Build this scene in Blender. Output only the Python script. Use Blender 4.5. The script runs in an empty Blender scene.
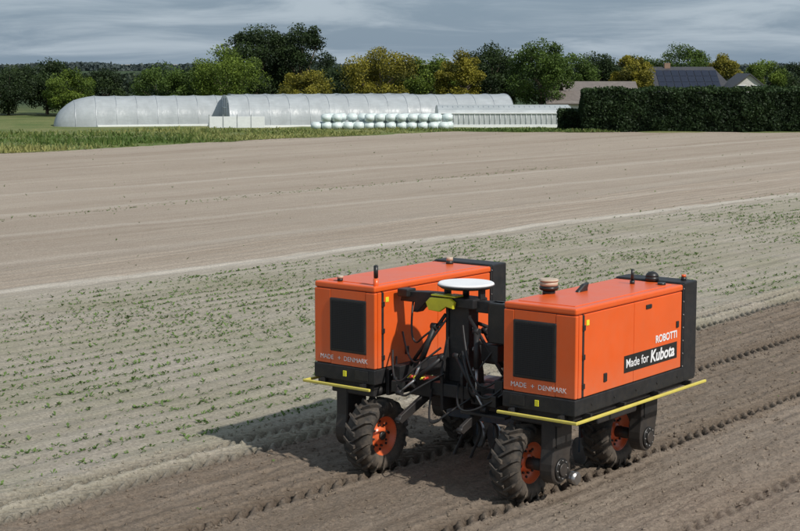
import bpy, bmesh, math, random
import numpy as np
from mathutils import Vector, Matrix
rng=np.random.default_rng(7); random.seed(7)
sc=bpy.context.scene
COL=sc.collection
# ------------------------------------------------------------------ node helpers
def newmat(name):
    m=bpy.data.materials.new(name); m.use_nodes=True
    nt=m.node_tree; nt.nodes.clear()
    out=nt.nodes.new('ShaderNodeOutputMaterial')
    return m,nt,out
class G:
    def __init__(s,nt): s.nt=nt
    def n(s,t,**k):
        nd=s.nt.nodes.new(t)
        for a,b in k.items(): setattr(nd,a,b)
        return nd
    def put(s,sock,v):
        if hasattr(v,'links') or isinstance(v,bpy.types.NodeSocket): s.nt.links.new(v,sock)
        else:
            if isinstance(v,(tuple,list)) and len(v)==3 and sock.type=='RGBA': v=(*v,1)
            sock.default_value=v
    def m(s,op,a,b=0.0,c=0.0):
        nd=s.n('ShaderNodeMath',operation=op)
        s.put(nd.inputs[0],a); s.put(nd.inputs[1],b); s.put(nd.inputs[2],c)
        return nd.outputs[0]
    def mr(s,v,a,b,c=0.0,d=1.0,smooth=False):
        nd=s.n('ShaderNodeMapRange'); nd.interpolation_type='SMOOTHSTEP' if smooth else 'LINEAR'
        s.put(nd.inputs[0],v); 
        for i,x in enumerate((a,b,c,d)): s.put(nd.inputs[i+1],x)
        return nd.outputs[0]
    def mix(s,f,a,b,mode='MIX'):
        nd=s.n('ShaderNodeMix',data_type='RGBA',blend_type=mode)
        s.put(nd.inputs[0],f); s.put(nd.inputs[6],a); s.put(nd.inputs[7],b)
        return nd.outputs[2]
    def noise(s,vec,scale=5,detail=4,rough=.55,dist=0):
        nd=s.n('ShaderNodeTexNoise'); s.put(nd.inputs['Vector'],vec)
        nd.inputs['Scale'].default_value=scale; nd.inputs['Detail'].default_value=detail
        nd.inputs['Roughness'].default_value=rough; nd.inputs['Distortion'].default_value=dist
        return nd.outputs[0]
    def mapv(s,vec,scale=(1,1,1),rot=(0,0,0)):
        nd=s.n('ShaderNodeMapping'); s.put(nd.inputs[0],vec)
        nd.inputs['Scale'].default_value=scale; nd.inputs['Rotation'].default_value=rot
        return nd.outputs[0]
    def bump(s,h,strength=.5,dist=.02,nrm=None):
        nd=s.n('ShaderNodeBump'); s.put(nd.inputs['Height'],h)
        nd.inputs['Strength'].default_value=strength; nd.inputs['Distance'].default_value=dist
        if nrm is not None: s.put(nd.inputs['Normal'],nrm)
        return nd.outputs[0]
    def bsdf(s,color,rough=.6,metal=0,nrm=None,spec=.5,coat=0):
        nd=s.n('ShaderNodeBsdfPrincipled')
        s.put(nd.inputs['Base Color'],color); s.put(nd.inputs['Roughness'],rough)
        nd.inputs['Metallic'].default_value=metal; nd.inputs['Specular IOR Level'].default_value=spec
        nd.inputs['Coat Weight'].default_value=coat; nd.inputs['Coat Roughness'].default_value=.2
        if nrm is not None: s.put(nd.inputs['Normal'],nrm)
        return nd.outputs[0]
def simple(name,col,rough=.5,metal=0,var=.15,dirt=0.0,dirtcol=(.30,.23,.16),bump=0,scale=6,spec=.5,coat=0,lowdust=None):
    m,nt,out=newmat(name); g=G(nt)
    tc=g.n('ShaderNodeTexCoord').outputs['Object']
    a=g.noise(tc,scale,4)
    lo=tuple(c*(1-var) for c in col); hi=tuple(min(1,c*(1+var)) for c in col)
    c=g.mix(g.mr(a,.3,.7),lo,hi)
    if dirt>0:
        d=g.noise(tc,scale*2.3,5,.65)
        c=g.mix(g.m('MULTIPLY',g.mr(d,.35,.75),dirt),c,dirtcol)
    if lowdust:
        sp=g.n('ShaderNodeSeparateXYZ'); nt.links.new(tc,sp.inputs[0])
        lf_=g.m('MULTIPLY',g.mr(sp.outputs[2],lowdust[0],lowdust[1],lowdust[2],0,True),g.mr(g.noise(tc,9,5,.7),.3,.7,.35,1))
        c=g.mix(lf_,c,dirtcol)
    nrm=g.bump(g.noise(tc,scale*12,3),bump,.01) if bump else None
    r=g.mr(a,.2,.8,max(0,rough-.08),min(1,rough+.1))
    nt.links.new(g.bsdf(c,r,metal,nrm,spec,coat),out.inputs[0])
    return m
# ------------------------------------------------------------------ mesh helpers
def mesh_obj(name,verts,faces,mats,parent=None,mi=None,smooth=False):
    me=bpy.data.meshes.new(name)
    me.from_pydata([tuple(v) for v in verts],[],[tuple(f) for f in faces])
    for m in (mats if isinstance(mats,(list,tuple)) else [mats]): me.materials.append(m)
    if mi is not None: me.polygons.foreach_set('material_index',np.asarray(mi,dtype=np.int32))
    if smooth: me.polygons.foreach_set('use_smooth',np.ones(len(me.polygons),dtype=bool))
    me.update()
    ob=bpy.data.objects.new(name,me); COL.objects.link(ob)
    if parent: ob.parent=parent
    return ob
def quads_obj(name,P,mats,tone=None,parent=None):
    N=len(P); me=bpy.data.meshes.new(name)
    me.vertices.add(N*4); me.vertices.foreach_set('co',P.reshape(-1).astype(np.float32))
    me.loops.add(N*4); me.loops.foreach_set('vertex_index',np.arange(N*4,dtype=np.int32))
    me.polygons.add(N); me.polygons.foreach_set('loop_start',np.arange(0,N*4,4,dtype=np.int32))
    for m in mats: me.materials.append(m)
    me.update(calc_edges=True)
    if tone is not None:
        at=me.attributes.new('tone','FLOAT','FACE'); at.data.foreach_set('value',tone.astype(np.float32))
    ob=bpy.data.objects.new(name,me); COL.objects.link(ob)
    if parent: ob.parent=parent
    return ob
def box(name,x0,x1,y0,y1,z0,z1,mat,parent=None,bev=.008,seg=2):
    bm=bmesh.new(); bmesh.ops.create_cube(bm,size=1)
    bmesh.ops.scale(bm,vec=(x1-x0,y1-y0,z1-z0),verts=bm.verts)
    bmesh.ops.translate(bm,vec=((x0+x1)/2,(y0+y1)/2,(z0+z1)/2),verts=bm.verts)
    if bev: bmesh.ops.bevel(bm,geom=bm.edges[:],offset=min(bev,.45*min(x1-x0,y1-y0,z1-z0)),segments=seg,affect='EDGES',profile=.5)
    me=bpy.data.meshes.new(name); bm.to_mesh(me); bm.free(); me.materials.append(mat)
    ob=bpy.data.objects.new(name,me); COL.objects.link(ob)
    if parent: ob.parent=parent
    return ob
def cyl(name,p,q,r,mat,parent=None,r2=None,seg=24,bev=0):
    p=Vector(p);q=Vector(q);d=q-p
    bm=bmesh.new(); bmesh.ops.create_cone(bm,cap_ends=True,segments=seg,radius1=r,radius2=r if r2 is None else r2,depth=d.length)
    if bev:
        es=[e for e in bm.edges if abs(e.verts[0].co.z-e.verts[1].co.z)<1e-5]
        bmesh.ops.bevel(bm,geom=es,offset=bev,segments=2,affect='EDGES')
    M=Matrix.Translation((p+q)/2)@d.to_track_quat('Z','Y').to_matrix().to_4x4()
    bmesh.ops.transform(bm,matrix=M,verts=bm.verts)
    me=bpy.data.meshes.new(name); bm.to_mesh(me); bm.free(); me.materials.append(mat)
    for pl in me.polygons:
        if len(pl.vertices)==4: pl.use_smooth=True
    ob=bpy.data.objects.new(name,me); COL.objects.link(ob)
    if parent: ob.parent=parent
    return ob
def extrude_poly(name,pts,axis,a,b,mat,parent=None,bev=.01):
    bm=bmesh.new()
    def P(u,v,w): return (w,u,v) if axis=='x' else ((u,w,v) if axis=='y' else (u,v,w))
    va=[bm.verts.new(P(u,v,a)) for u,v in pts]; vb=[bm.verts.new(P(u,v,b)) for u,v in pts]
    n=len(pts); bm.faces.new(va); bm.faces.new(vb[::-1])
    for i in range(n): bm.faces.new((va[i],vb[i],vb[(i+1)%n],va[(i+1)%n]))
    bmesh.ops.recalc_face_normals(bm,faces=bm.faces)
    if bev:
        es=[e for e in bm.edges if (e.verts[0] in va)==(e.verts[1] in va)]
        bmesh.ops.bevel(bm,geom=es,offset=bev,segments=1,affect='EDGES')
    me=bpy.data.meshes.new(name); bm.to_mesh(me); bm.free(); me.materials.append(mat)
    ob=bpy.data.objects.new(name,me); COL.objects.link(ob)
    if parent: ob.parent=parent
    return ob
def hose(name,pts,r,mat,parent,cyc=False):
    cu=bpy.data.curves.new(name,'CURVE'); cu.dimensions='3D'; cu.bevel_depth=r; cu.bevel_resolution=3; cu.resolution_u=8
    sp=cu.splines.new('NURBS'); sp.points.add(len(pts)-1)
    for i,p in enumerate(pts): sp.points[i].co=(*p,1)
    sp.use_endpoint_u=True; sp.order_u=3
    cu.materials.append(mat); ob=bpy.data.objects.new(name,cu); COL.objects.link(ob); ob.parent=parent
    return ob
def revolve(prof,n,axis_x=0):
    V=[];F=[];m=len(prof)
    for i in range(n):
        a=2*math.pi*i/n
        for (x,r) in prof: V.append((x,r*math.cos(a),r*math.sin(a)))
    for i in range(n):
        j=(i+1)%n
        for k in range(m-1): F.append((i*m+k,i*m+k+1,j*m+k+1,j*m+k))
    return V,F
# ------------------------------------------------------------------ numpy value noise
LAT=rng.random((512,512)).astype(np.float32)
def vnoise(x,y,s,off=0):
    x=x*s+off*17.3+1000.5; y=y*s+off*9.1+1000.5
    xi=np.floor(x).astype(np.int64); yi=np.floor(y).astype(np.int64)
    fx=(x-xi); fy=(y-yi); fx=fx*fx*(3-2*fx); fy=fy*fy*(3-2*fy)
    a=LAT[xi%512,yi%512];b=LAT[(xi+1)%512,yi%512];c=LAT[xi%512,(yi+1)%512];d=LAT[(xi+1)%512,(yi+1)%512]
    return (a*(1-fx)+b*fx)*(1-fy)+(c*(1-fx)+d*fx)*fy-.5
# ------------------------------------------------------------------ field frame (= robot frame)
ORG=Vector((.436,18.447,0)); ANG=-math.radians(37.9)
TRK=[(-3.0,.38,1),(-3.5,.34,.8),(-1.08,.36,1),(1.08,.36,1),(3.1,.32,.5)]
def height(x,y,want=False):
    near=np.clip(1-(np.abs(x)-9)/8,0,1)*np.clip(1-(np.abs(y-6)-16)/8,0,1)
    fresh=1/(1+np.exp(-(x+2.75)/.08))
    n=vnoise(x,y,.35,1)*.05+vnoise(x,y,1.6,2)*.02
    n+=near*(vnoise(x,y,5,3)*.022+vnoise(x,y,11,4)*.020+vnoise(x,y,23,5)*.020)*(.5+.6*fresh)
    fur=np.sin(x*2*math.pi/.5+vnoise(x,y,.5,6)*1.2)*.015*np.clip(1-(np.abs(x)-30)/30,0,1)
    fine=np.sin(x*2*math.pi/.25+vnoise(x,y,.8,7)*1.8)*.010*fresh*np.clip(.8+vnoise(x,y,.6,15)*1.6,.1,1.5)
    z=n+fur*(1-fresh)+fine*near
    T=0*x
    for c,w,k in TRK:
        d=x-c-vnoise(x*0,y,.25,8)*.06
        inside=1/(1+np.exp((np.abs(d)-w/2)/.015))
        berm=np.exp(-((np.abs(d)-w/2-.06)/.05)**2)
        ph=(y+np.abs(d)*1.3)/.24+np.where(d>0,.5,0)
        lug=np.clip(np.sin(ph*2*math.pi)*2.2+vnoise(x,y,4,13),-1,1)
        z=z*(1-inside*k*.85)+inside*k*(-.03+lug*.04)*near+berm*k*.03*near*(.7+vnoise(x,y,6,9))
        T=np.maximum(T,inside*k*(.62-.38*lug)*near*np.clip(.9+vnoise(x,y,1.2,14),0,1))  # track tone mask, strongest in lug recesses where shade is painted
    return (z,T) if want else z
def seq(*parts):
    out=[]
    for a,b,s in parts: out+=list(np.arange(a,b,s))
    return np.array(out)
def geo(a,b,n): return list(np.geomspace(a,b,n))
xs=np.concatenate([-np.array(geo(61,2500,22))[::-1],seq((-60,-20,1),(-20,-4,.1),(-4,4.6,.03),(4.6,9,.1),(9,60,1)),np.array(geo(60,2500,22))])
ys=np.concatenate([-np.array(geo(13,2500,22))[::-1],seq((-12,-7,.25),(-7,20,.033),(20,60,.3),(60,160,2)),np.array(geo(160,3000,26))])
XX,YY=np.meshgrid(xs,ys,indexing='ij')
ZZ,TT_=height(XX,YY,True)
ZZ=np.where((np.abs(XX)>200)|(np.abs(YY)>200),0,ZZ)
nx,ny=XX.shape
me=bpy.data.meshes.new('field_ground')
me.vertices.add(nx*ny); me.vertices.foreach_set('co',np.stack([XX,YY,ZZ],-1).reshape(-1).astype(np.float32))
idx=np.arange(nx*ny).reshape(nx,ny)
Q=np.stack([idx[:-1,:-1],idx[1:,:-1],idx[1:,1:],idx[:-1,1:]],-1).reshape(-1,4)
me.loops.add(len(Q)*4); me.loops.foreach_set('vertex_index',Q.reshape(-1).astype(np.int32))
me.polygons.add(len(Q)); me.polygons.foreach_set('loop_start',np.arange(0,len(Q)*4,4,dtype=np.int32))
me.polygons.foreach_set('use_smooth',np.ones(len(Q),dtype=bool))
me.update(calc_edges=True)
at=me.attributes.new('track_shade','FLOAT','POINT'); at.data.foreach_set('value',TT_.reshape(-1).astype(np.float32))
ground=bpy.data.objects.new('field_ground',me); COL.objects.link(ground)
ground.location=ORG; ground.rotation_euler=(0,0,ANG)
# ground material
m,nt,out=newmat('soil'); g=G(nt)
tc=g.n('ShaderNodeTexCoord').outputs['Object']
sep=g.n('ShaderNodeSeparateXYZ'); nt.links.new(tc,sep.inputs[0]); X,Y=sep.outputs[0],sep.outputs[1]
st1=g.noise(g.mapv(tc,(.9,.03,1)),1,4,.7); st2=g.noise(g.mapv(tc,(4.5,.12,1)),1,3,.65)
st3=g.noise(g.mapv(tc,(.22,.012,1)),1,3,.5)
med=g.noise(tc,1.3,4,.6); fin=g.noise(tc,20,5,.78); pat=g.noise(tc,.30,6,.7)
light=g.mix(g.mr(st1,.32,.68),(.375,.33,.27),(.52,.47,.395))
light=g.mix(g.mr(st2,.35,.7,.35,0),light,(.34,.295,.235))
far=g.mix(g.mr(st3,.35,.65),(.36,.29,.225),(.46,.385,.31))
far=g.mix(g.m('MULTIPLY',g.mr(st1,.40,.68),.65),far,(.53,.46,.38))
far=g.mix(g.mr(st2,.38,.7,.35,0),far,(.31,.25,.19))
lc=g.m('ADD',g.m('SUBTRACT',X,g.m('MULTIPLY',Y,.0782)),17.75)
lcn=g.m('ADD',lc,g.m('MULTIPLY',g.m('SUBTRACT',med,.5),.5))
base=g.mix(g.mr(lcn,-.4,.4),far,light)
gz=g.m('MULTIPLY',g.mr(lc,.2,2.),g.mr(pat,.38,.66))
base=g.mix(g.m('MULTIPLY',gz,.42),base,(.26,.28,.14))
line=g.mr(g.m('ABSOLUTE',lcn),.12,.42,1,0)
base=g.mix(g.m('MULTIPLY',line,.8),base,(.62,.57,.49))
for off,k in ((9.6,.4),(4.2,.3),(15.,.35),(22,.35)):
    l2=g.mr(g.m('ABSOLUTE',g.m('ADD',lcn,off)),.1,.5,1,0)
    base=g.mix(g.m('MULTIPLY',l2,k),base,(.60,.53,.45))
xj=g.m('ADD',X,g.m('MULTIPLY',g.m('SUBTRACT',med,.5),.35))
fresh=g.mix(g.mr(st2,.3,.7),(.175,.133,.097),(.26,.205,.155))
zone2=g.mix(g.mr(st2,.3,.7),(.225,.177,.135),(.335,.27,.21))
base=g.mix(g.mr(xj,-2.98,-2.72),base,fresh)
base=g.mix(g.mr(xj,1.25,1.6),base,zone2)
base=g.mix(g.mr(med,.3,.75,0,.3),base,g.mix(.5,base,(.5,.44,.37)))
base=g.mix(g.mr(pat,.4,.72,0,.3),base,g.mix(.5,base,(.25,.20,.16)))
trk_shade=g.n('ShaderNodeAttribute',attribute_name='track_shade').outputs['Fac']
base=g.mix(g.m('MULTIPLY',trk_shade,.75),base,(.08,.058,.042))  # compacted soil tone, plus lug-recess shade painted into the colour
sp=g.mr(fin,.35,.7,.70,1.24)
vm=g.n('ShaderNodeVectorMath',operation='SCALE'); nt.links.new(base,vm.inputs[0]); nt.links.new(sp,vm.inputs[3])
bst=g.m('ADD',g.m('MULTIPLY',fin,1.3),g.m('MULTIPLY',st2,2.0))
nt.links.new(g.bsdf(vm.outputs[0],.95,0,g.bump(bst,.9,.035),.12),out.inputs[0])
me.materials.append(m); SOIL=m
# ------------------------------------------------------------------ soil clods
def clods(n):
    th=rng.random
    x=-2.8+th(n)*7.3; y=-7+th(n)*25
    k=th(n)<.3; x=np.where(k,np.array([t[0] for t in TRK[:4]])[rng.integers(0,4,n)]+np.sign(th(n)-.5)*(.2+.15*th(n)),x)
    s=.006+.024*th(n)**3.5
    z=height(x,y)+s*.2
    base=np.array([[1,0,0],[0,1,0],[-1,0,0],[0,-1,0],[0,0,1],[0,0,-1]],float)
    V=base[None]*(s[:,None,None]*(0.7+.6*th((n,6,1))))+np.stack([x,y,z],-1)[:,None,:]
    rot=th(n)*6
    c,sn=np.cos(rot)[:,None],np.sin(rot)[:,None]
    dx=V[:,:,0]-x[:,None]; dy=V[:,:,1]-y[:,None]
    V[:,:,0]=x[:,None]+dx*c-dy*sn; V[:,:,1]=y[:,None]+dx*sn+dy*c
    tri=np.array([[0,1,4],[1,2,4],[2,3,4],[3,0,4],[1,0,5],[2,1,5],[3,2,5],[0,3,5]])
    F=(tri[None]+np.arange(n)[:,None,None]*6).reshape(-1,3)
    return V.reshape(-1,3),F
V,F=clods(18000)
ob=mesh_obj('soil_clods',V,F,SOIL); ob.location=ORG; ob.rotation_euler=(0,0,ANG)
# ------------------------------------------------------------------ foliage material
def leafmat(name,dark,light,trans=.25):
    m,nt,out=newmat(name); g=G(nt)
    at=g.n('ShaderNodeAttribute',attribute_name='tone').outputs['Fac']
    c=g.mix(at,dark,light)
    b=g.bsdf(c,.6,0,None,.25)
    t=g.n('ShaderNodeBsdfTranslucent'); g.put(t.inputs[0],c)
    mx=g.n('ShaderNodeMixShader'); mx.inputs[0].default_value=trans
    nt.links.new(b,mx.inputs[1]); nt.links.new(t.outputs[0],mx.inputs[2]); nt.links.new(mx.outputs[0],out.inputs[0])
    return m
M_DARK=leafmat('leaf_dark',(.014,.026,.011),(.050,.080,.024))
M_GREEN=leafmat('leaf_green',(.026,.050,.012),(.105,.165,.03))
M_BRIGHT=leafmat('leaf_bright',(.04,.07,.012),(.18,.25,.035))
M_YEL=leafmat('leaf_yellow',(.06,.065,.012),(.32,.28,.035))
M_HEDGE=leafmat('leaf_hedge',(.012,.024,.011),(.042,.075,.022))
M_GRASS=leafmat('grass_blades',(.085,.14,.03),(.34,.33,.12))
M_WEED=leafmat('seedling_leaf',(.085,.145,.04),(.18,.27,.08))
M_BARK=simple('bark',(.09,.07,.05),.9,bump=.4)
def rquads(P,s,flat=None):
    n=len(P)
    a=rng.normal(size=(n,3)); a/=np.linalg.norm(a,axis=1,keepdims=True)
    b=rng.normal(size=(n,3)); b-=a*(a*b).sum(1,keepdims=True); b/=np.linalg.norm(b,axis=1,keepdims=True)
    s=s[:,None]
    return np.stack([P-a*s-b*s*.35,P+a*s*.1-b*s*.75,P+a*s+b*s*.3,P-a*s*.2+b*s*.75],1)
def tree(x,y,h,w,mat,seed,name='broadleaf_tree'):
    r=np.random.default_rng(seed); w=w*1.16
    nb=int(34+h*2.4)
    C=[];R=[]
    zc=h*.53; rz=h*.47
    while len(C)<nb:
        p=r.uniform(-1,1,3)
        if np.linalg.norm(p)>1: continue
        p=p/np.linalg.norm(p)*(np.linalg.norm(p)**.45)*.82
        C.append((p[0]*w/2,p[1]*w/2,zc+p[2]*rz)); R.append(w*r.uniform(.09,.18))
    C=np.array(C);R=np.array(R)
    P=[];T=[]
    for c,rr in zip(C,R):
        n=330
        d=r.normal(size=(n,3)); d/=np.linalg.norm(d,axis=1,keepdims=True)
        q=c+d*rr*(r.random((n,1))**.35)*np.array([1,1,.85])*r.uniform(.85,1.15,(n,1))
        P.append(q)
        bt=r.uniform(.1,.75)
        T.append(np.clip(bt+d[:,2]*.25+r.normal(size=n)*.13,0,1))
    P=np.concatenate(P);T=np.concatenate(T)
    k=P[:,2]>.25; P=P[k];T=T[k]
    s=r.uniform(.045,.11,len(P))*(.75+h*.05)
    LQ=rquads(P,s)
    TQ=[]
    def limb(p,q,r0,r1):
        p=np.array(p,float);q=np.array(q,float);d=q-p;d/=np.linalg.norm(d)
        u=np.cross(d,[.3,.2,1.0] if abs(d[2])<.9 else [1,0,0]);u/=np.linalg.norm(u);v=np.cross(d,u)
        A=[2*math.pi*i/7 for i in range(8)]
        for i in range(7):
            e0=u*math.cos(A[i])+v*math.sin(A[i]);e1=u*math.cos(A[i+1])+v*math.sin(A[i+1])
            TQ.append([p+e0*r0,p+e1*r0,q+e1*r1,q+e0*r1])
    limb((0,0,-.1),(.05,.03,h*.4),h*.035,h*.022)
    for i in range(9):
        c=C[r.integers(len(C))]; limb((.05,.03,h*r.uniform(.15,.4)),c,h*.014,h*.004)
    TQ=np.array(TQ)
    ALL=np.concatenate([TQ,LQ]); tone=np.concatenate([np.zeros(len(TQ)),T])
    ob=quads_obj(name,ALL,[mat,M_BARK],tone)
    mi=np.zeros(len(ALL),dtype=np.int32); mi[:len(TQ)]=1
    ob.data.polygons.foreach_set('material_index',mi)
    ob.location=(x,y,0); return ob
D,GR,B,YL=M_DARK,M_GREEN,M_BRIGHT,M_YEL
TREES=[(-41.5,152,4.8,5.8,D),(-36.7,150,4.5,5.8,D),(-33.5,152,5.2,5.4,D),(-30.3,147,4.6,4.6,B),(-28.4,153,4.3,4.2,D),
(-22.1,150,4.7,5.6,GR),(-19.0,154,4.5,4.4,GR),(-15.8,148,6.2,6.5,B),(-14.8,165,9.0,6.8,D),(-10.2,166,9.4,6.6,D),(-12.4,170,7.5,5.4,D),(-8.6,145,4.3,4.7,YL),
(-5.8,160,4.7,4.8,D),(-1.7,150,6.5,6.8,YL),(1.3,158,5.4,4.2,GR),(2.9,156,5.9,5.4,B),(5.6,150,6.1,4.2,YL),(9.0,160,6.9,5.8,D),(13.2,150,7.2,6.2,GR),(11.,162,5.6,4.6,D),
(17.2,162,6.2,5.2,GR),(20.4,166,6.1,5.6,D),(23.2,160,6.1,4.0,YL),(27.5,186,5.8,5.2,GR),(32.5,185,6.9,6.8,GR),(36.4,180,6.0,3.8,YL),(37.4,165,5.3,4.2,B),(41.8,170,5.2,5.8,D),(47.,170,5.6,5.4,GR),(-46.5,150,5.4,5.6,GR)]
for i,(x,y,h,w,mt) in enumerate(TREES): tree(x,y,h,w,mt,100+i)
n=52000
x=rng.uniform(-150,160,n); hh=3.3+1.6*vnoise(x,x*0,.10,3)+1.2*vnoise(x,x*0,.45,4)
P=np.stack([x,232+rng.uniform(-5,9,n),hh*rng.random(n)**.7],-1)
quads_obj('distant_treeline',rquads(P,rng.uniform(.18,.4,n)),[leafmat('leaf_distant',(.025,.04,.028),(.07,.095,.055))],np.clip(rng.normal(.4,.25,n)+vnoise(x,x*0,.2,8)*.5,0,1))
n=40000
x=rng.uniform(-900,900,n); hh=3.6+2*vnoise(x,x*0,.03,3)+1.5*vnoise(x,x*0,.1,4)
P=np.stack([x,900+rng.uniform(-15,25,n),hh*rng.random(n)],-1)
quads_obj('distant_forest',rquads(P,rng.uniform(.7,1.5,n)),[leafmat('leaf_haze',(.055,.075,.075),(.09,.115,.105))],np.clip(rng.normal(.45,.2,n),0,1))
# ------------------------------------------------------------------ hedge
def hedge(name,x0,x1,y0,y1,h,n):
    M_core=simple('hedge_core',(.012,.018,.008),.9)
    P=[];T=[]
    a=int(n*.6)
    px=rng.uniform(x0,x1,a); pz=h*rng.random(a); 
    bul=vnoise(px,pz,.8,2)*.5+vnoise(px,pz,2.5,3)*.25
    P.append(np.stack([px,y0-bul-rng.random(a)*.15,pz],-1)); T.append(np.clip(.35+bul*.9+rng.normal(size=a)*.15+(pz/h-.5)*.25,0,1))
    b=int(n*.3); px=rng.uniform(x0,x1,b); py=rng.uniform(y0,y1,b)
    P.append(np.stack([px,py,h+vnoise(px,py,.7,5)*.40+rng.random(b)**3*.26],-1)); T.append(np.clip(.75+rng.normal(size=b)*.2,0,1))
    c=n-a-b; py=rng.uniform(y0,y1,c); pz=h*rng.random(c)
    P.append(np.stack([x0-vnoise(py,pz,.8,2)*.4+0*py,py,pz],-1)); T.append(np.clip(.4+rng.normal(size=c)*.2,0,1))
    P=np.concatenate(P);T=np.concatenate(T)
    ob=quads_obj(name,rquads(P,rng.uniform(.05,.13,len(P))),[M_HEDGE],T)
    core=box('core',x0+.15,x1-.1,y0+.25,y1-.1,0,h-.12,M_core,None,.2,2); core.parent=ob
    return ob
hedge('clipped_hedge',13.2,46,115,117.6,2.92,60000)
hedge('low_hedge',11.6,13.3,116.5,118.5,1.45,3500)
# ------------------------------------------------------------------ grass verge
ex=np.array([-120,-60,-30,-21.7,-12,-6.6,3.6,13.6,30,60,120],float); ey=np.array([40,62,79,87,99,105.5,115,113.6,113.4,112,110],float)
def edge(x): return np.interp(x,ex,ey)
gx=np.concatenate([-np.geomspace(2400,121,14),np.arange(-120,-40,3),np.arange(-40,40,.5),np.arange(40,125,4),np.geomspace(126,2400,14)])
gv=np.concatenate([np.arange(0,12,.4),np.arange(12,60,3),np.geomspace(60,2700,18)])
A,Bv=np.meshgrid(gx,gv,indexing='ij')
YYv=edge(A)+vnoise(A,A*0,.4,3)*1.2+Bv
ZV=np.clip(Bv/2.0,0,1)*.10-.05+np.where(Bv<30,1,0)*vnoise(A,YYv,.5,4)*.12*np.clip(Bv,0,1)+.02
nx2,ny2=A.shape; idx=np.arange(nx2*ny2).reshape(nx2,ny2)
Q=np.stack([idx[:-1,:-1],idx[1:,:-1],idx[1:,1:],idx[:-1,1:]],-1).reshape(-1,4)
m,nt,out=newmat('meadow'); g=G(nt); tc=g.n('ShaderNodeTexCoord').outputs['Object']
c=g.mix(g.mr(g.noise(tc,.25,5,.6),.35,.65),(.10,.15,.04),(.25,.24,.10)); c=g.mix(g.mr(g.noise(tc,3,4),.3,.7,0,.5),c,(.07,.10,.03))
sp_=g.n('ShaderNodeSeparateXYZ'); nt.links.new(tc,sp_.inputs[0])
c=g.mix(g.mr(sp_.outputs[1],135,190),c,(.045,.07,.03))
nt.links.new(g.bsdf(c,.9,0,g.bump(g.noise(tc,6,5),1,.1),.2),out.inputs[0])
mesh_obj('grass_verge',np.stack([A,YYv,ZV],-1).reshape(-1,3),Q,m,smooth=True)
n=70000
x=rng.uniform(-48,16,n); v=rng.random(n)**1.2*np.clip(16-x*.5,5,32); y=edge(x)+v+.2
cl=vnoise(x,y,.35,6)+vnoise(x,y,1.5,7)*.6
k=(rng.random(n)<.5+cl*1.2)&~((y>118)&(x>-29)&(x<14)); x,y,cl=x[k],y[k],cl[k]; n=len(x)
hg=(.06+.22*rng.random(n)**2)*(1+cl*1.1)*np.where(x<-12,1.05,.7)
a=rng.random(n)*6.28; w=.03+.04*rng.random(n); lean=rng.normal(size=(n,2))*.09
p0=np.stack([x-np.cos(a)*w,y-np.sin(a)*w,0*x],-1); p1=np.stack([x+np.cos(a)*w,y+np.sin(a)*w,0*x],-1)
p2=np.stack([x+np.cos(a)*w*.5+lean[:,0],y+np.sin(a)*w*.5+lean[:,1],hg],-1); p3=np.stack([x-np.cos(a)*w*.3+lean[:,0],y-np.sin(a)*w*.3+lean[:,1],hg*.9],-1)
quads_obj('meadow_grass',np.stack([p0,p1,p2,p3],1)+np.array([0,0,.05]),[M_GRASS],np.clip(.38+vnoise(x,y,.12,9)*1.5+rng.normal(size=n)*.2,0,1))
# ------------------------------------------------------------------ seedlings / weeds in rows
n=80000
y=rng.uniform(-12,60,n); row=rng.integers(0,27,n)
x=-16.6+row*.5+.0782*y*np.clip((-3.6+0*y+16.6-row*.5)/13,0,1)+rng.normal(size=n)*.08
den=vnoise(x,y,.22,11)*1.5+vnoise(x,y,.9,12)*1.0+vnoise(x*4,y*.1,1,16)*.5
k=(rng.random(n)<np.clip(.2+den*.7,0.01,1))&(x<-3.75); x,y=x[k],y[k]
x2=-30+rng.normal(size=450)*.3; y2=rng.uniform(15,50,450)
x3=rng.uniform(-60,-18,700); y3=rng.uniform(5,90,700)
x4=rng.uniform(-2.8,5,50); y4=rng.uniform(-6,18,50)
x5=rng.uniform(-16,-3.8,1800); y5=rng.uniform(-10,50,1800)
x=np.concatenate([x,x2,x3,x4,x5]); y=np.concatenate([y,y2,y3,y4,y5]); n=len(x)
z=height(x,y)
QQ=[];TT=[]; szf=.6+.95*rng.random(n)**2
for j in range(4):
    a=rng.random(n)*6.28; L=(.02+.036*rng.random(n)**1.5)*szf; w=L*.32; up=L*(.3+.7*rng.random(n))
    dx,dy=np.cos(a),np.sin(a)
    b=np.stack([x,y,z],-1); t=b+np.stack([dx*L,dy*L,up],-1); mid=b+np.stack([dx*L*.5,dy*L*.5,up*.75],-1); sd=np.stack([-dy*w,dx*w,0*w],-1)
    QQ.append(np.stack([b,mid-sd,t,mid+sd],1)); TT.append(rng.random(n))
ob=quads_obj('crop_seedlings',np.concatenate(QQ),[M_WEED],np.concatenate(TT)); ob.location=ORG; ob.rotation_euler=(0,0,ANG)
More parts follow.
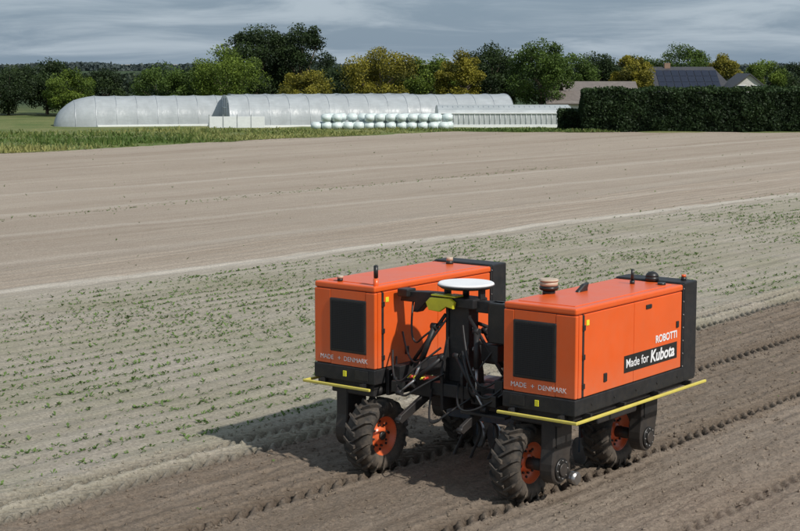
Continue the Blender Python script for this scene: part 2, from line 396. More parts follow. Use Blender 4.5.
# ------------------------------------------------------------------ polytunnels
def plastic(name,col):
    m,nt,out=newmat(name); g=G(nt); tc=g.n('ShaderNodeTexCoord').outputs['Object']
    nz=g.noise(g.mapv(tc,(1,1,.4)),1.2,4); n2=g.noise(g.mapv(tc,(.6,3,3)),2,5,.7)
    c=g.mix(g.mr(nz,.3,.7),tuple(k*.82 for k in col),col)
    c=g.mix(g.mr(n2,.45,.75,0,.35),c,tuple(k*.6 for k in col))
    b=g.bsdf(c,.35,0,g.bump(nz,.5,.12),.5)
    t=g.n('ShaderNodeBsdfTranslucent'); g.put(t.inputs[0],c)
    m1=g.n('ShaderNodeMixShader'); m1.inputs[0].default_value=.35; nt.links.new(b,m1.inputs[1]); nt.links.new(t.outputs[0],m1.inputs[2])
    nt.links.new(m1.outputs[0],out.inputs[0]); return m
M_FILM=plastic('tunnel_film',(.64,.68,.70)); M_FILM2=plastic('tunnel_fleece',(.76,.80,.80))
M_STEEL=simple('galvanised_steel',(.55,.57,.58),.45,.7)
M_WHITE=simple('white_sheet',(.78,.80,.79),.5,0,.05)
def polytunnel(x,y,ang,width,h,length,bay=1.5,rounded=0):
    e=bpy.data.objects.new('polytunnel_greenhouse',None); COL.objects.link(e); e.location=(x,y,0); e.rotation_euler=(0,0,ang)
    N=20; prof=[]
    for i in range(N+1):
        a=math.pi*i/N; c,s=math.cos(a),math.sin(a)
        prof.append((-width/2*math.copysign(abs(c)**.75,c), h*abs(s)**.8))
    def fx(xx):
        if xx>=rounded or rounded==0: return 1
        t=1-xx/rounded; return max(.04,math.sqrt(max(0,1-t*t)))
    nb=int(length/bay); V=[];F=[]
    st=sorted(set([length*j/(nb*3) for j in range(nb*3+1)]+([.02,.08,.2,.35] if rounded else [])))
    for j,xx in enumerate(st):
        on=abs((xx/(length/nb))-round(xx/(length/nb)))<.01
        sag=1-.014*(0 if on else 1); f=fx(xx)
        for (u,v) in prof: V.append((xx,u*sag*(.35+.65*f),v*sag*f))
    M=len(prof)
    for j in range(len(st)-1):
        for i in range(M-1): F.append((j*M+i,j*M+i+1,(j+1)*M+i+1,(j+1)*M+i))
    mesh_obj('film_cover',V,F,M_FILM,e,smooth=True)
    for j in range(nb+1):
        xx=length*j/nb; f=fx(xx)
        if f<.1: continue
        cu=bpy.data.curves.new('hoop','CURVE'); cu.dimensions='3D'; cu.bevel_depth=.022; cu.bevel_resolution=1
        sp=cu.splines.new('POLY'); sp.points.add(M-1)
        for i,(u,v) in enumerate(prof): sp.points[i].co=(xx,u*1.004*(.35+.65*f),v*1.004*f,1)
        cu.materials.append(M_STEEL); o=bpy.data.objects.new('hoop',cu); COL.objects.link(o); o.parent=e
    for xe in (0.02,length-.02):
        if rounded and xe<1: continue
        V=[(xe,0,0)]+[(xe,u,v) for u,v in prof]; F=[(0,i,i+1) for i in range(1,M)]
        mesh_obj('end_wall',V,F,M_FILM,e)
    if not rounded:
        for k in (-.9,-.3,.3,.9): cyl('door_post',(-.03,k*width/3,0),(-.03,k*width/3,h*(1-.25*abs(k))),.04,M_STEEL,e,seg=8)
        cyl('door_lintel',(-.03,-width*.3,h*.62),(-.03,width*.3,h*.62),.04,M_STEEL,e,seg=8)
    for sgn in (-1,1): box('base_sheet',rounded,length,sgn*(width/2+.03)-.02,sgn*(width/2+.03)+.02,0,.22,M_WHITE,e,0)
    return e
a1=math.radians(14)
polytunnel(-27.0,124.7,a1,6.0,2.38,17.2,rounded=3.2)
polytunnel(-13.6,124.2,a1,6.0,2.45,14.0)
polytunnel(-5.0,129.5,a1,6.0,2.4,14.0)
polytunnel(-14,131.5,a1,6.0,2.4,15.0)
pn=bpy.data.objects.new('white_panel_fence',None); COL.objects.link(pn)
for i in range(4): 
    box('panel',-14.3+i*1.05,-13.32+i*1.05,120.1,120.15,.1,.95,M_WHITE,pn,.01)
    box('post',-14.36+i*1.05,-14.30+i*1.05,120.08,120.16,0,1.1,M_STEEL,pn,.01)
lf=bpy.data.objects.new('low_greenhouse',None); COL.objects.link(lf); lf.location=(2.9,121.2,0); lf.rotation_euler=(0,0,.02)
prof=[(0,0),(0,1.15),(.25,1.38),(1.6,1.62),(3,1.72),(4.4,1.62),(5.8,1.38),(6,1.15),(6,0)]
V=[];F=[];Lh=10.2;nb=26
for j in range(nb+1):
    for (u,v) in prof: V.append((Lh*j/nb,u,v))
M=len(prof)
for j in range(nb):
    for i in range(M-1): F.append((j*M+i,j*M+i+1,(j+1)*M+i+1,(j+1)*M+i))
F.append(tuple(range(M))); F.append(tuple(nb*M+i for i in range(M)))
mesh_obj('cover',V,F,M_FILM2,lf)
for j in range(0,nb+1):
    xx=Lh*j/nb
    cyl('post',(xx,-.05,0),(xx,-.05,1.15),.02,M_STEEL,lf,seg=6); cyl('rafter',(xx,-.03,1.17),(xx,1.6,1.66),.02,M_STEEL,lf,seg=6)
box('gutter',0,Lh,-.1,.0,1.12,1.2,M_WHITE,lf,.01)
box('skirt',0,Lh,-.12,-.08,0,.3,M_WHITE,lf,.01)
M_BALE=simple('bale_wrap',(.66,.74,.73),.35,0,.10,.15,(.35,.40,.33),.3,3)
bl=bpy.data.objects.new('wrapped_bales',None); COL.objects.link(bl)
for r_ in range(2):
    for c_ in range(13):
        for l_ in range(2):
            if l_==1 and random.random()<.12: continue
            bx=-6.2+c_*.79+random.uniform(-.04,.04)+r_*.3; by=118.3+r_*.85+random.uniform(-.06,.06); bz=.02+l_*.6
            cyl('bale',(bx,by,bz),(bx+random.uniform(-.02,.02),by,bz+.59),.385,M_BALE,bl,seg=20,bev=.09)
# ------------------------------------------------------------------ houses
M_ROOF=simple('slate_roof',(.05,.05,.055),.6,bump=.3,scale=3); M_TILE=simple('old_tile_roof',(.17,.145,.13),.8,bump=.4,scale=3)
M_BRICK=simple('brick_wall',(.26,.17,.12),.85,scale=4); M_RENDER=simple('render_wall',(.55,.53,.50),.8)
M_SOLAR=simple('solar_panel',(.012,.015,.03),.2); M_GLASS=simple('window_glass',(.02,.025,.03),.1)
def gable_house(name,x0,x1,y0,y1,ze,zr,wall,roof,hip=0,axis='x'):
    e=bpy.data.objects.new(name,None); COL.objects.link(e)
    if axis=='x':
        ym=(y0+y1)/2; o=.3
        W=[(x0,y0,0),(x1,y0,0),(x1,y1,0),(x0,y1,0),(x0,y0,ze),(x1,y0,ze),(x1,y1,ze),(x0,y1,ze),(x0+hip,ym,zr-.08),(x1-hip,ym,zr-.08)]
        mesh_obj('walls',W,[(0,1,5,4),(1,2,6,9,5),(2,3,7,6),(3,0,4,8,7)],wall,e)
        R=[(x0-o,y0-o,ze-.15),(x1+o,y0-o,ze-.15),(x1+o-hip,ym,zr),(x0-o+hip,ym,zr),(x0-o,y1+o,ze-.15),(x1+o,y1+o,ze-.15)]
        Fc=[(0,1,2,3),(5,4,3,2)]
        if hip: Fc+=[(0,3,4),(1,5,2)]
    else:
        xm=(x0+x1)/2; o=.25
        W=[(x0,y0,0),(x1,y0,0),(x1,y1,0),(x0,y1,0),(x0,y0,ze),(x1,y0,ze),(x1,y1,ze),(x0,y1,ze),(xm,y0,zr-.08),(xm,y1,zr-.08)]
        mesh_obj('walls',W,[(0,1,5,8,4),(1,2,6,5),(2,3,7,9,6),(3,0,4,7)],wall,e)
        R=[(x0-o,y0-o,ze-.15),(x0-o,y1+o,ze-.15),(xm,y1+o,zr),(xm,y0-o,zr),(x1+o,y0-o,ze-.15),(x1+o,y1+o,ze-.15)]
        Fc=[(0,3,2,1),(3,4,5,2)]
    ro=mesh_obj('roof',R,Fc,roof,e); md=ro.modifiers.new('t','SOLIDIFY'); md.thickness=.12
    return e
hs=gable_house('farmhouse',24.2,33.6,161,170,2.1,4.52,M_BRICK,M_ROOF,hip=1.7)
sl=math.atan2(4.52-1.95,4.8); 
for i in range(8):
    for j in range(3):
        u=.9+j*1.25; x0=26.2+i*.78
        def P(xx,uu): return (xx,160.7+uu*math.cos(sl),1.95+uu*math.sin(sl)+.06)
        mesh_obj('solar_panel',[P(x0,u),P(x0+.72,u),P(x0+.72,u+1.2),P(x0,u+1.2)],[(0,1,2,3)],M_SOLAR,hs)
box('chimney',27.2,27.8,165.2,165.8,4.2,4.9,M_BRICK,hs,.02)
g2=gable_house('farmhouse_wing',32.2,36.4,157.5,163,2.2,3.9,M_RENDER,M_ROOF,axis='y')
for xx in (33.0,34.6): 
    box('window',xx,xx+.9,157.44,157.5,1.9,2.7,M_GLASS,g2,.01); box('window_frame',xx-.06,xx+.96,157.46,157.49,1.84,2.76,M_WHITE,g2,.01)
gable_house('barn',16.0,22.6,153,159,2.0,3.15,M_BRICK,M_TILE)
gable_house('shed',13.8,18.2,148,152.5,1.35,2.35,M_RENDER,M_TILE)
# ------------------------------------------------------------------ ROBOT
M_OR=simple('orange_paint',(.80,.112,.012),.36,0,.04,.07,(.45,.30,.20),0,2.5,.5,.25,lowdust=(1.25,1.7,.22))
M_BK=simple('black_powdercoat',(.015,.016,.018),.5,0,.2,.14,(.13,.10,.075),.1,5,.4,lowdust=(.3,1.2,.38))
M_BKC=simple('black_plastic',(.012,.013,.014),.4,0,.2,.06)
M_TY=simple('tyre_rubber',(.024,.023,.022),.85,0,.2,.55,(.19,.145,.105),.3,4,lowdust=(0,.5,.5))
M_YE=simple('yellow_bar',(.66,.56,.10),.5,0,.08,.25)
M_YB=simple('yellow_bright',(.80,.74,.04),.4)
M_SILV=simple('bare_steel',(.45,.45,.45),.35,.9,.1,.3)
M_TXT=simple('white_decal',(.82,.82,.82),.5,0,.02); M_CREAM=simple('cream_plastic',(.50,.40,.30),.5)
M_RED=simple('red_paint',(.55,.04,.02),.4); M_BLUE=simple('grey_blue_steel',(.06,.09,.13),.45,.2,.2,.3)
m,nt,out=newmat('grille_mesh'); g=G(nt); tc=g.n('ShaderNodeTexCoord').outputs['Object']
wv=g.n('ShaderNodeTexWave'); wv.bands_direction='Z'; wv.inputs['Scale'].default_value=14; nt.links.new(tc,wv.inputs[0])
wv2=g.n('ShaderNodeTexWave'); wv2.bands_direction='X'; wv2.inputs['Scale'].default_value=14; nt.links.new(tc,wv2.inputs[0])
hh_=g.m('MAXIMUM',wv.outputs[1],wv2.outputs[1])
c=g.mix(g.mr(hh_,.6,.95),(.004,.004,.005),(.020,.022,.025)); nt.links.new(g.bsdf(c,.5,0,None,.3),out.inputs[0]); M_GR=m
rb=bpy.data.objects.new('agricultural_robot',None); COL.objects.link(rb); rb.location=ORG; rb.rotation_euler=(0,0,ANG)
def text(s,loc,rot,size,mat,bold=0,shear=0):
    cu=bpy.data.curves.new('decal','FONT'); cu.body=s; cu.size=size; cu.extrude=.001; cu.offset=bold; cu.align_x='CENTER'; cu.align_y='CENTER'; cu.shear=shear
    cu.materials.append(mat); o=bpy.data.objects.new('decal_text',cu); COL.objects.link(o); o.parent=rb; o.location=loc; o.rotation_euler=rot; return o
H90=math.pi/2
def module(sx):
    def bx(n,x0,x1,*a,**k):
        if sx<0: x0,x1=-x1,-x0
        return box(n,x0,x1,*a,**k)
    xi,xo=.94,1.90
    bx('body_core',xi+.02,xo-.02,.02,2.80,1.12,2.27,M_BKC,rb)
    bx('chassis_belt',xi-.005,xo+.005,-.01,2.8,1.10,1.285,M_BK,rb,bev=.012)
    bx('chassis_rail',xi+.05,xo-.05,.05,2.75,1.03,1.10,M_BK,rb)
    bx('roof_panel',xi,xo,0,2.47,2.235,2.31,M_OR,rb,bev=.022,seg=3)
    bx('roof_inset',xi+.10,xo-.10,.14,2.36,2.30,2.318,M_OR,rb,bev=.006)
    bx('front_frame_side',xi,xi+.145,0,.06,1.295,2.228,M_OR,rb,bev=.012)
    bx('front_frame_side',xo-.265,xo,0,.06,1.295,2.228,M_OR,rb,bev=.012)
    bx('front_frame_top',xi+.146,xo-.266,0.002,.06,2.11,2.228,M_OR,rb,bev=.002)
    bx('front_frame_bottom',xi+.146,xo-.266,0.002,.06,1.295,1.47,M_OR,rb,bev=.002)
    bx('grille_frame',xi+.13,xo-.25,-.012,.03,1.455,2.125,M_BKC,rb,bev=.03,seg=3)
    bx('grille',xi+.165,xo-.285,-.018,.0,1.49,2.09,M_GR,rb,bev=.004)
    for (a,b,inner) in ((xo-.05,xo,False),(xi,xi+.05,True)):
        bx('corner_post',a,b,.0655,.135,1.295,2.228,M_OR,rb,bev=.006)
        bx('door_panel',a,b,.18,1.28,1.295,2.228,M_OR,rb,bev=.008)
        bx('door_panel_rear',a,b,1.286,2.44,1.295,2.228,M_OR,rb,bev=.008)
        p=.006; aa,bb=(a,b+p) if not inner else (a-p,b)
        bx('hinge_strip',a+ (0 if inner else .02),b-(0 if not inner else .02),.138,.177,1.30,2.22,M_BK,rb,bev=.003)
        for zz in (1.42,1.75,2.08):
            bx('hinge',aa-(.008 if inner else 0),bb+(0 if inner else .008),.13,.185,zz-.03,zz+.03,M_BKC,rb,bev=.004)
        bx('latch',aa-(.008 if inner else 0),bb+(0 if inner else .008),.60,.67,1.40,1.50,M_BKC,rb,bev=.008)
        bx('latch',aa-(.008 if inner else 0),bb+(0 if inner else .008),1.55,1.68,2.12,2.17,M_BKC,rb,bev=.008)
        bx('latch',aa-(.008 if inner else 0),bb+(0 if inner else .008),2.30,2.36,1.80,1.88,M_BKC,rb,bev=.008)
        bx('rear_edge_strip',a-.002,b+.004,2.455,2.49,1.12,2.315,M_BK,rb,bev=.004)
        for zz in np.arange(1.3,2.3,.16):
            xx=(xo+.008)*sx if not inner else (xi-.008)*sx
            cyl('bolt',(xx-.006,2.472,zz),(xx+.006,2.472,zz),.009,M_SILV,rb,seg=8)
        bx('warning_label',aa,bb,.21,.27,2.10,2.16,M_YB,rb,bev=.001)
    bx('rear_hood',xi-.006,xo+.008,2.495,2.82,1.12,2.33,M_BK,rb,bev=.016,seg=2)
    for k in range(7): bx('rear_louvre',xi+.1,xo-.1,2.82,2.84,1.4+k*.12,1.46+k*.12,M_BKC,rb)
    bx('belt_label',xo-.52,xo-.47,-.02,-.008,1.16,1.23,M_YB,rb,bev=.002)
    bx('belt_plate',xi+.10,xi+.30,-.02,-.008,1.14,1.26,M_BKC,rb,bev=.004)
    for k in range(5):
        yy=.35+k*.5; cyl('belt_bolt',((xo+.003)*sx,yy,1.19),((xo+.013)*sx,yy,1.19),.014,M_BKC,rb,seg=8)
    zb=1.055
    bx('bumper_front',xi-.01,xo+.10,-.125,-.09,zb-.018,zb+.018,M_YE,rb,bev=.01)
    bx('bumper_side',xo+.065,xo+.10,-.088,2.95,zb-.018,zb+.018,M_YE,rb,bev=.01)
    for yy in (.25,1.0,1.8,2.6): bx('bumper_bracket',xo-.1,xo+.064,yy-.02,yy+.02,zb-.015,zb+.05,M_BK,rb,bev=.003)
    for xx in (xi+.15,xo-.15): bx('bumper_bracket',xx-.02,xx+.02,-.09,.08,zb-.015,zb+.05,M_BK,rb,bev=.003)
    for yc in (.2,2.2):
        pts=[(yc-.15,1.04),(yc-.15,.66),(yc-.175,.5)]
        for i in range(13):
            a=math.pi+math.pi*i/12; pts.append((yc+.175*math.cos(a),.42+.175*math.sin(a)))
        pts+=[(yc+.22,.62),(yc+.24,.70),(yc+.24,1.04)]
        a,b=(1.42,1.60) if sx>0 else (-1.60,-1.42)
        extrude_poly('wheel_leg',pts,'x',a,b,M_BK,rb,.015)
        bx('leg_cover',1.6,1.615,yc-.11,yc+.20,.68,.98,M_BKC,rb,bev=.006)
        xo_=1.60*sx; e=.02*sx
        cyl('hub_cover',(xo_,yc,.42),(xo_+e*1.2,yc,.42),.13,M_BKC,rb,bev=.004)
        cyl('hub_centre',(xo_+e*1.2,yc,.42),(xo_+e*2.2,yc,.42),.075,M_BK,rb,bev=.004)
        for k in range(8):
            aa=k*math.pi/4; cyl('bolt',(xo_+e,yc+.105*math.cos(aa),.42+.105*math.sin(aa)),(xo_+e*1.6,yc+.105*math.cos(aa),.42+.105*math.sin(aa)),.011,M_SILV,rb,seg=6)
        cyl('axle',(1.42*sx,yc,.43),(1.05*sx,yc,.43),.07,M_BK,rb)
        bx('leg_head',1.0,1.68,yc-.14,yc+.16,.93,1.08,M_BK,rb,bev=.02)
        cyl('steer_pivot',(1.1*sx,yc,.95),(1.1*sx,yc,1.04),.12,M_BK,rb)
        wheel(1.08*sx,yc)
def wheel(wx,wy):
    prof=[(-.105,.235),(-.135,.262),(-.158,.32),(-.155,.38),(-.125,.418),(-.06,.43),(0,.433),(.06,.43),(.125,.418),(.155,.38),(.158,.32),(.135,.262),(.105,.235)]
    V,F=revolve(prof,56); n0=len(F)
    nl=19; R=.470
    for i in range(nl):
        for sgn in (-1,1):
            th=2*math.pi*(i+(.5 if sgn>0 else 0))/nl
            st=[(-.012*sgn,0,R,.42),(.07*sgn,-.13,R,.42),(.125*sgn,-.23,R-.006,.40),(.165*sgn,-.30,R-.06,.34)]
            b=len(V); hw=.040
            for (x,dt,ro,ri) in st:
                for (rr,k) in ((ri,1.25),(ro,.85)):
                    for s in (-1,1):
                        a=th+dt+s*hw*k; V.append((x,rr*math.cos(a),rr*math.sin(a)))
            for k in range(3):
                o=b+4*k; F+= [(o,o+4,o+6,o+2),(o+2,o+6,o+7,o+3),(o+1,o+3,o+7,o+5),(o,o+1,o+5,o+4)]
            F+=[(b,b+2,b+3,b+1),(b+12,b+13,b+15,b+14)]
    V=[(x*1.13+wx,y+wy,z+.435) for x,y,z in V]
    o=mesh_obj('tyre',V,F,M_TY,rb); sm=np.zeros(len(F),dtype=bool); sm[:n0]=True; o.data.polygons.foreach_set('use_smooth',sm)
    for s in (1,-1):
        pr=[(.126,.264),(.134,.250),(.124,.238),(.095,.225),(.075,.205),(.055,.185),(.045,.15),(.05,.12),(.075,.10),(.085,.09),(.085,0.0)]
        V,F=revolve([(x*s,r) for x,r in pr],48)
        V=[(x+wx,y+wy,z+.435) for x,y,z in V]
        mesh_obj('rim',V,F,M_OR,rb,smooth=True)
        cyl('hub_cap',(wx+.084*s,wy,.435),(wx+.115*s,wy,.435),.055,M_BK,rb,bev=.006)
        for k in range(8):
            a=k*math.pi/4+.2; cyl('wheel_nut',(wx+.05*s,wy+.135*math.cos(a),.435+.135*math.sin(a)),(wx+.075*s,wy+.135*math.cos(a),.435+.135*math.sin(a)),.014,M_BK,rb,seg=6)
        for k in range(8):
            a=k*math.pi/4; cyl('rim_slot',(wx+.050*s,wy+.175*math.cos(a),.435+.175*math.sin(a)),(wx+.0635*s,wy+.175*math.cos(a),.435+.175*math.sin(a)),.016,M_BKC,rb,seg=12)
module(1); module(-1)
text('MADE',(1.15,-.003,1.375),(H90,0,0),.08,M_TXT,0); text('DENMARK',(1.60,-.003,1.375),(H90,0,0),.08,M_TXT,0); text('+',(1.34,-.003,1.375),(H90,0,0),.09,M_TXT)
text('MADE',(-1.70,-.003,1.375),(H90,0,0),.08,M_TXT,0); text('DENMARK',(-1.24,-.003,1.375),(H90,0,0),.08,M_TXT,0); text('+',(-1.50,-.003,1.375),(H90,0,0),.09,M_TXT)
box('label_plate',1.899,1.905,1.06,2.33,1.43,1.63,M_BKC,rb,.001)
text('Made for',(1.907,1.36,1.53),(H90,0,H90),.145,M_TXT,.001)
text('Kubota',(1.907,1.96,1.53),(H90,0,H90),.20,M_TXT,.005,.15)
text('ROBOTTI',(1.904,2.06,1.72),(H90,0,H90),.125,M_TXT,.003)
def P3(x,y,z=2.318): return (x,y,z)
cyl('precleaner_base',P3(1.03,.8,2.30),P3(1.03,.8,2.36),.075,M_BKC,rb)
cyl('precleaner_bowl',P3(1.03,.8,2.36),P3(1.03,.8,2.41),.112,M_BKC,rb,bev=.01)
cyl('precleaner_glass',P3(1.03,.8,2.41),P3(1.03,.8,2.455),.105,M_CREAM,rb)
cyl('precleaner_cap',P3(1.03,.8,2.455),P3(1.03,.8,2.49),.115,M_CREAM,rb,bev=.012)
extrude_poly('exhaust_fin',[(1.06,2.31),(1.08,2.34),(1.20,2.40),(1.30,2.41),(1.27,2.35),(1.27,2.31)],'x',1.22,1.28,M_BKC,rb,.012)
cyl('antenna_base',P3(1.4,2.1,2.31),P3(1.4,2.1,2.36),.03,M_BKC,rb); cyl('antenna',P3(1.4,2.1,2.36),P3(1.4,2.1,2.50),.018,M_BKC,rb)
def dome(n,x,y,z,r,mat,h=1.0):
    bm=bmesh.new(); bmesh.ops.create_uvsphere(bm,u_segments=20,v_segments=12,radius=r)
    for v in bm.verts: v.co.z=max(0,v.co.z)*h
    bmesh.ops.translate(bm,vec=(x,y,z),verts=bm.verts); me=bpy.data.meshes.new(n); bm.to_mesh(me); bm.free(); me.materials.append(mat)
    for p in me.polygons: p.use_smooth=True
    o=bpy.data.objects.new(n,me); COL.objects.link(o); o.parent=rb
cyl('gps_base',P3(1.45,2.5,2.32),P3(1.45,2.5,2.37),.085,M_BKC,rb); dome('gps_dome',1.45,2.5,2.37,.082,M_BKC,.8)
cyl('beacon_base',P3(1.78,2.7,2.32),P3(1.78,2.7,2.37),.035,M_BKC,rb); cyl('beacon',P3(1.78,2.7,2.37),P3(1.78,2.7,2.40),.028,M_OR,rb)
cyl('stub',P3(1.72,2.25,2.31),P3(1.72,2.25,2.345),.05,M_BKC,rb)
cyl('antenna_base',P3(-1.0,.10,2.23),P3(-1.0,.10,2.40),.033,M_OR,rb); cyl('antenna',P3(-1.0,.10,2.40),P3(-1.0,.10,2.56),.028,M_BKC,rb,bev=.008)
cyl('beacon_base',P3(-1.6,.14,2.31),P3(-1.6,.14,2.35),.035,M_BKC,rb); cyl('beacon',P3(-1.6,.14,2.35),P3(-1.6,.14,2.38),.04,M_CREAM,rb)
cyl('beacon_base',P3(-1.5,2.3,2.31),P3(-1.5,2.3,2.36),.05,M_BKC,rb); cyl('beacon',P3(-1.5,2.3,2.36),P3(-1.5,2.3,2.41),.045,M_CREAM,rb)
# ---- centre tool carrier
for (y0,y1) in ((.30,.46),(2.35,2.52)):
    box('cross_beam',-.96,.96,y0,y1,1.02,1.18,M_BK,rb,.012)
box('cross_beam_sleeve',-.62,-.30,.27,.49,.99,1.21,M_BK,rb,.01); box('cross_beam_sleeve',.30,.62,.27,.49,.99,1.21,M_BK,rb,.01)
box('beam_flange',-.93,-.88,.2,.56,.95,1.28,M_BK,rb,.01); box('beam_flange',.88,.93,.2,.56,.95,1.28,M_BK,rb,.01)
for zz in (1.0,1.1,1.2):
    for s in (-1,1):
        cyl('bolt',(s*.935,.26,zz),(s*.87,.26,zz),.014,M_SILV,rb,seg=6)
for s in (-1,1):
    extrude_poly('mast_plate',[(.30,.85),(.75,.85),(.72,1.3),(.60,1.75),(.60,2.16),(.40,2.16),(.40,1.7),(.28,1.3)],'x',s*.15-.02,s*.15+.02,M_BK,rb,.004)
box('mast_rib',-.13,.13,.42,.46,1.2,2.1,M_BK,rb,.004)
box('mast_head',-.24,.26,.36,.66,2.10,2.22,M_BK,rb,.015)
for i,zz in enumerate((1.35,1.6,1.85)): cyl('mast_pin',(-.2,.5,zz),(.2,.5,zz),.03,M_SILV,rb)
extrude_poly('mast_arm',[(-.88,2.10),(-.84,2.22),(-.55,2.24),(-.2,2.25),(-.2,2.14),(-.5,2.10),(-.62,1.98),(-.68,1.98),(-.66,2.10)],'y',.42,.56,M_BK,rb,.008)
box('camera_box',-.88,-.72,.36,.54,2.16,2.26,M_BKC,rb,.015)
box('mast_arm_right',.24,.62,.44,.56,2.06,2.20,M_BK,rb,.01); box('control_box',.44,.70,.40,.60,1.72,2.20,M_BKC,rb,.015)
box('control_box_lower',.36,.60,.38,.6,1.5,1.70,M_BK,rb,.01)
extrude_poly('yellow_hood',[(-.36,2.05),(-.40,2.14),(-.34,2.20),(-.05,2.21),(.02,2.17),(.0,2.09),(-.1,2.11),(-.2,2.04)],'y',.30,.355,M_YB,rb,.008)
box('yellow_top',-.34,.02,.33,.50,2.222,2.24,M_YB,rb,.005)
cyl('dish_stem',(.02,.55,2.22),(.02,.55,2.33),.04,M_BK,rb)
cyl('dish_body',(.02,.55,2.325),(.02,.55,2.36),.30,M_BKC,rb,r2=.345,seg=48)
cyl('dish_top',(.02,.55,2.362),(.02,.55,2.392),.345,M_TXT,rb,r2=.33,seg=48,bev=.008)
for s in (-1,1): box('dish_strut',s*.25-.02,s*.25+.02,.5,.6,2.2,2.33,M_BK,rb,.004)
def ram(p,q,r=.035,f=.6):
    p=Vector(p);q=Vector(q); mm=p.lerp(q,f)
    cyl('ram_barrel',p,mm,r,M_BK,rb,bev=.006); cyl('ram_rod',mm,q,r*.5,M_SILV,rb)
    for e in (p,q): cyl('ram_eye',(e.x-.04,e.y,e.z),(e.x+.04,e.y,e.z),r*1.15,M_BK,rb)
ram((-.30,.35,1.85),(-.48,.15,1.15)); ram((.32,.35,1.85),(.46,.15,1.15)); ram((-.12,.25,1.5),(-.60,.05,1.05),.03); ram((.10,.25,1.55),(.62,.08,1.0),.03)
ram((-.2,.7,1.8),(-.25,1.25,1.0)); ram((.2,.7,1.8),(.25,1.25,1.0))
for s in (-1,1):
    extrude_poly('lower_link',[(-.18,.74),(-.14,.82),(.35,1.02),(.45,.98),(.42,.92),(-.12,.72)],'x',s*.45-.025,s*.45+.025,M_BK,rb,.006)
    extrude_poly('lower_link_rear',[(.6,.95),(1.35,.62),(1.42,.66),(1.40,.72),(.65,1.04)],'x',s*.38-.025,s*.38+.025,M_BK,rb,.006)
    cyl('link_ball',(s*.45-.04,-.15,.77),(s*.45+.04,-.15,.77),.03,M_BK,rb)
    cyl('stay',(s*.17,.40,2.0),(s*.80,.40,1.20),.022,M_BK,rb); cyl('stay',(s*.17,.60,1.9),(s*.80,2.35,1.15),.022,M_BK,rb)
    box('beam_bracket',s*.75-.06,s*.75+.06,.18,.5,1.16,1.34,M_BK,rb,.01)
    box('valve_block',s*.68-.09,s*.68+.09,.1,.26,1.03,1.17,M_BKC,rb,.01)
for k,(a,b,c) in enumerate([((-.9,.3,1.5),(-.6,.05,1.15),(-.2,.35,1.6)),((-.92,.4,1.4),(-.5,-.02,1.0),(-.12,.3,1.3)),((-.9,.5,1.7),(-.5,.3,1.35),(-.15,.4,1.95)),
    ((.93,.4,1.45),(.6,.05,1.1),(.15,.3,1.6)),((.93,.5,1.6),(.5,.15,1.2),(.12,.35,1.9)),((.93,.3,1.3),(.4,-.05,.95),(.1,.3,1.2)),((-.3,.3,1.1),(0,-.1,.75),(.35,.3,1.1)),
    ((.55,.45,1.7),(.3,.2,1.3),(.35,.3,1.0)),((-.7,.45,2.1),(-.55,.3,1.6),(-.2,.4,1.9))]):
    m_=((a[0]+b[0])/2,(a[1]+b[1])/2-.08,(a[2]+b[2])/2-.08)
    hose('hydraulic_hose',[a,m_,b,((b[0]+c[0])/2,(b[1]+c[1])/2-.1,(b[2]+c[2])/2),c],.013,M_BKC,rb)
for i in range(6): cyl('coupling',(-.55+i*.05,.22,1.24),(-.55+i*.05,.14,1.24),.016,M_RED if i%2 else M_YB,rb,seg=10)
box('step_plate',.30,.93,.05,.26,.92,.95,M_BK,rb,.004)
box('hitch_block',-.5,.5,.55,.7,.82,.98,M_BK,rb,.01)
box('toolbar',-.85,.85,1.35,1.47,.50,.62,M_BLUE,rb,.01); box('toolbar_rear',-.85,.85,1.95,2.05,.48,.58,M_BLUE,rb,.01)
for s in (-.5,.5): box('toolbar_rail',s-.04,s+.04,1.40,2.0,.585,.64,M_BLUE,rb,.005)
box('implement_mast',-.3,.3,1.36,1.46,.62,.98,M_BLUE,rb,.01)
for i in range(7):
    tx=-.78+i*.26
    hose('tine',[(tx,1.4,.52),(tx,1.62,.45),(tx,1.66,.25),(tx,1.5,.08),(tx,1.42,-.02)],.018,M_BK,rb)
    cyl('seed_disc',(tx-.008,1.95,.16),(tx+.008,1.98,.16),.18,M_SILV,rb); box('disc_arm',tx-.015,tx+.015,1.94,2.02,.15,.5,M_BLUE,rb,.004)
box('hopper',-.55,.55,1.55,1.85,.66,1.0,M_BLUE,rb,.03)
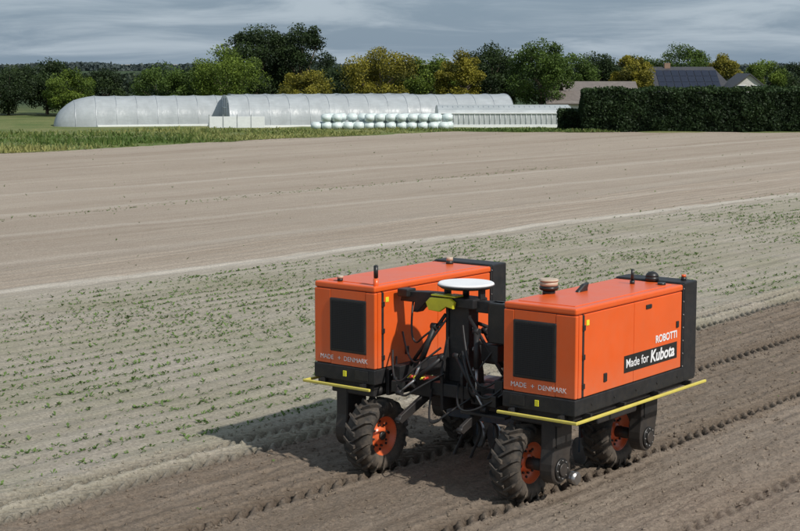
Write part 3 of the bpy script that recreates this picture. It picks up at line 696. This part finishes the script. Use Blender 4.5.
cyl('press_roller',(1.22,1.0,.10),(1.34,1.0,.10),.08,M_SILV,rb,bev=.01); box('roller_arm',1.17,1.21,.92,1.04,.09,.9,M_BK,rb,.008)
box('tool_carrier_side',1.05,1.5,1.05,1.2,.86,.98,M_BK,rb,.01)
box('battery_box',1.0,1.75,.75,1.65,.86,1.03,M_BK,rb,.02)
# ------------------------------------------------------------------ light, sky, camera
sv=Vector((1.72,-1.64,2.31)).normalized()
sun=bpy.data.lights.new('sun','SUN'); sun.energy=3.8; sun.angle=math.radians(1.2); sun.color=(1,.955,.89)
so=bpy.data.objects.new('sun',sun); COL.objects.link(so); so.rotation_euler=(-sv).to_track_quat('-Z','Y').to_euler(); so.location=(20,-20,30)
w=bpy.data.worlds.new('World'); sc.world=w; w.use_nodes=True; nt=w.node_tree; nt.nodes.clear(); g=G(nt)
out=nt.nodes.new('ShaderNodeOutputWorld'); bg=nt.nodes.new('ShaderNodeBackground'); bg.inputs[1].default_value=.1
sky=g.n('ShaderNodeTexSky',sky_type='NISHITA'); sky.sun_disc=False
sky.sun_elevation=math.asin(sv.z); sky.sun_rotation=math.atan2(sv.x,sv.y)
tc=g.n('ShaderNodeTexCoord').outputs['Generated']
n1=g.noise(g.mapv(tc,(3.0,3.0,24)),2.4,7,.6,.6); n2=g.noise(g.mapv(tc,(1.3,1.3,13)),1.6,4,.5)
f=g.m('ADD',g.m('MULTIPLY',n1,.65),g.m('MULTIPLY',n2,.35))
cl=g.mix(g.mr(f,.39,.60,0,1,True),(2.15,2.95,3.85),(4.2,5.0,5.8))
c=g.mix(.9,sky.outputs[0],cl); nt.links.new(c,bg.inputs[0]); nt.links.new(bg.outputs[0],out.inputs[0])
cam=bpy.data.cameras.new('camera'); co=bpy.data.objects.new('camera',cam); COL.objects.link(co)
cam.sensor_width=36; cam.lens=1594/800*36; cam.clip_end=6000; cam.clip_start=.1
co.location=(0,0,5); co.rotation_euler=(math.radians(90-7.275),0,0); sc.camera=co
sc.view_settings.view_transform='Standard'; sc.view_settings.look='None'; sc.view_settings.exposure=0
